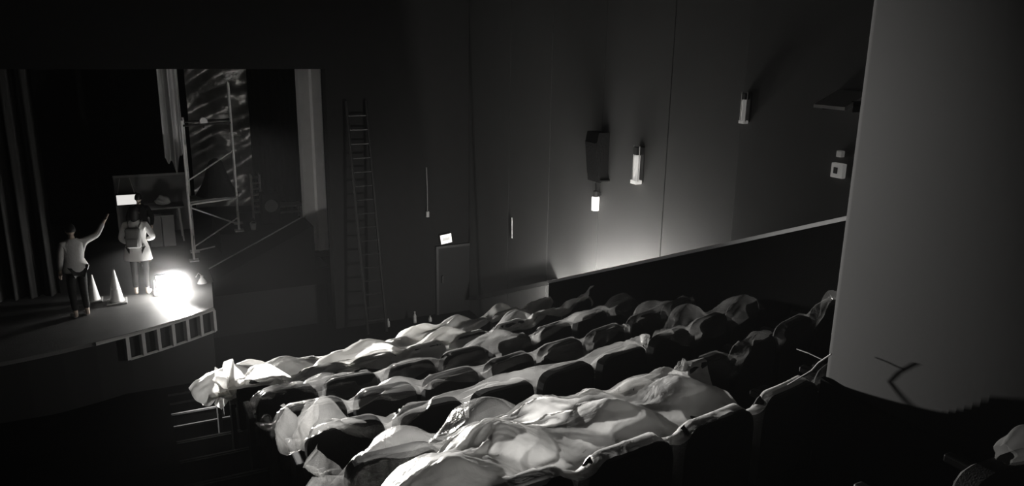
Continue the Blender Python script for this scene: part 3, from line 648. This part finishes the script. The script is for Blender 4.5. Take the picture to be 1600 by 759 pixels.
    for t_ in 'LR':
        skin_mesh('shoe', {'h': (J[t_+'heel'][0]+V3(0, .0, .005), .045*k), 'm': ((J[t_+'heel'][0]+J[t_+'toe'][0])/2+V3(0, 0, .008), .042*k), 't': (J[t_+'toe'][0]+V3(0, -.01, .004), .034*k)}, [('h', 'm'), ('m', 't')], SHOE, P, 1)
    return P, f
c1 = onZ(128, 494, ST)
P1, _ = person(c1, math.radians(200), 1.52, 'person in a white shirt raising a bent arm at the stage edge', ((-.44, -.02, 1.44), (-.60, -.05, 1.66)), ((.24, .02, 1.10), (.22, -.10, .88)), False, False, TROUSER, mat('grey_shirt', .5, .85, bump=.2, bscale=30))
P1.rotation_euler = (0, 0, math.radians(180+25))
# arms: figure faces the rear of the stage, so its own right arm is on the picture's right
c2 = onZ(223, 459, ST)
P2, f2 = person(c2, math.radians(165), 1.56, 'person in a long white coat standing behind the work light', ((-.30, .0, 1.12), (-.14, -.14, 1.05)), ((.28, .0, 1.10), (.20, -.12, .98)), True, True, TROUSER, SHIRT)
c3 = onY(215, 303, 16.6); 
P3, _ = person((c3.x, 16.6, ST), math.radians(170), c3.z-ST-.01, 'person in dark clothes standing before the scenery flat', ((-.27, .02, 1.12), (-.22, -.12, .9)), ((.27, .02, 1.12), (.22, -.12, .9)), False, False, TROUSER, DKCLOTH)
# backpack worn by the coated person
t = thing('backpack', c2, 'grey backpack worn on the back of the white coat', 'backpack'); t.rotation_euler = P2.rotation_euler; k = 1.56/1.7
bm = B(); box(bm, -.13*k, .13*k, .145*k, .28*k, .97*k, 1.36*k, .04); obj('bag', bm, GREYCL, t, True)
bm = B(); box(bm, -.10*k, .10*k, .272*k, .32*k, 1.0*k, 1.17*k, .02); obj('pocket', bm, GREYCL, t, True)
for s in (-1, 1):
    bm = B(); tube(bm, [V3(s*.09, .13, 1.34)*k, V3(s*.12, .0, 1.455)*k, V3(s*.12, -.14, 1.30)*k, V3(s*.13, -.12, 1.1)*k, V3(s*.12, .13, 1.0)*k], .013, 6); obj('strap', bm, GREYCL, t, True)
# ------------------------------------------------------------------ near clutter by the pier
a = onX(1245, 545, 3.05); b = onX(1284, 561, 3.05); c = onX(1268, 579, 3.05); d = onX(1299, 553, 3.05)
t = thing('loose_strap', c, 'thin pale crossed strap hanging by the foot of the grey pier', 'strap')
bm = B(); tube(bm, [a-c, (a+b)/2-c+V3(0, 0, .004), b-c], .003, 6); obj('strap_end', bm, mat('strap_pale', .6, .5), t)
bm = B(); tube(bm, [V3(3.0, 2.72, 3.86)-c, V3(0, 0, 0), (b-c)*.7+V3(0, 0, .0), d-c], .004, 6); obj('strap_band', bm, mat('strap_pale', .6, .5), t)
o = copy_tree(proto); o.location = (2.80, 1.47, floor_z(1.57)); o.rotation_euler = (0, 0, 0); o['label'] = 'bare dark theatre seat close to the curved pier'; o['group'] = 'seats by the curved pier'
a = onX(1562, 742, 2.52); b = onX(1660, 690, 2.52); n = 40; b.z = a.z = floor_z(1.57)+.885
U_, V_ = np.meshgrid(np.linspace(0, 1, n), np.linspace(0, 2*math.pi, 25), indexing='ij')
rad = .035+.03*np.sin(U_*math.pi)+.006*np.sin(V_*5+U_*6)
p = np.stack([2.76+.3*U_+0*V_, 1.47+.02*U_+rad*np.cos(V_), a.z+rad*np.sin(V_)], -1)
tag(cloth_obj('rolled_sheet', p, film('dim_sheeting', clear=.5, gloss=.06, rough=.5, white=.12)), 'rolled plastic sheet lying on top of the bare seat by the pier', 'plastic sheet')
# ------------------------------------------------------------------ haze added round the work light to draw its bloom
hm = bpy.data.materials.new('bloom_haze'); hm.use_nodes = True; hm.node_tree.nodes.clear()
ho = hm.node_tree.nodes.new('ShaderNodeOutputMaterial'); hv = hm.node_tree.nodes.new('ShaderNodeVolumeScatter');  hv.inputs['Anisotropy'].default_value = .2
hm.node_tree.links.new(hv.outputs[0], ho.inputs['Volume'])
nt = hm.node_tree; tc = nt.nodes.new('ShaderNodeTexCoord'); mp = nt.nodes.new('ShaderNodeVectorMath'); mp.operation = 'LENGTH'
mr = nt.nodes.new('ShaderNodeMapRange'); mr.inputs[1].default_value = 0; mr.inputs[2].default_value = 1.0; mr.inputs[3].default_value = 1; mr.inputs[4].default_value = 0; pw = nt.nodes.new('ShaderNodeMath'); pw.operation = 'POWER'; pw.inputs[1].default_value = 4.0; ml = nt.nodes.new('ShaderNodeMath'); ml.operation = 'MULTIPLY'; ml.inputs[1].default_value = .5
nt.links.new(tc.outputs['Object'], mp.inputs[0]); nt.links.new(mp.outputs['Value'], mr.inputs[0]); nt.links.new(mr.outputs[0], pw.inputs[0]); nt.links.new(pw.outputs[0], ml.inputs[0]); nt.links.new(ml.outputs[0], hv.inputs['Density'])
bm = B(); g = bmesh.ops.create_icosphere(bm, subdivisions=4, radius=1)['verts']
for v in g: v.co.z = max(-.19, v.co.z)
hz_ = obj('haze', bm, hm); hz_.location = WL+Vector((0, -.05, .27)); hz_.scale = (1.5, 1.5, 1.3); tag(hz_, 'added haze drawing the bloom around the work light', 'haze', kind='stuff')

rm = bpy.data.materials.new('black_lift_haze'); rm.use_nodes = True; rm.node_tree.nodes.clear()  # thin scatter volume added to lift the blacks of the room
ro = rm.node_tree.nodes.new('ShaderNodeOutputMaterial'); rv = rm.node_tree.nodes.new('ShaderNodeVolumeScatter'); rv.inputs['Density'].default_value = .0010
rm.node_tree.links.new(rv.outputs[0], ro.inputs['Volume'])
bm = B(); box(bm, -10.9, 5.95, -1.9, 11.6, .01, 7.45); o = obj('black_lift_haze', bm, rm); tag(o, 'faint scattering air added to lift the blacks of the auditorium', 'haze', kind='stuff')
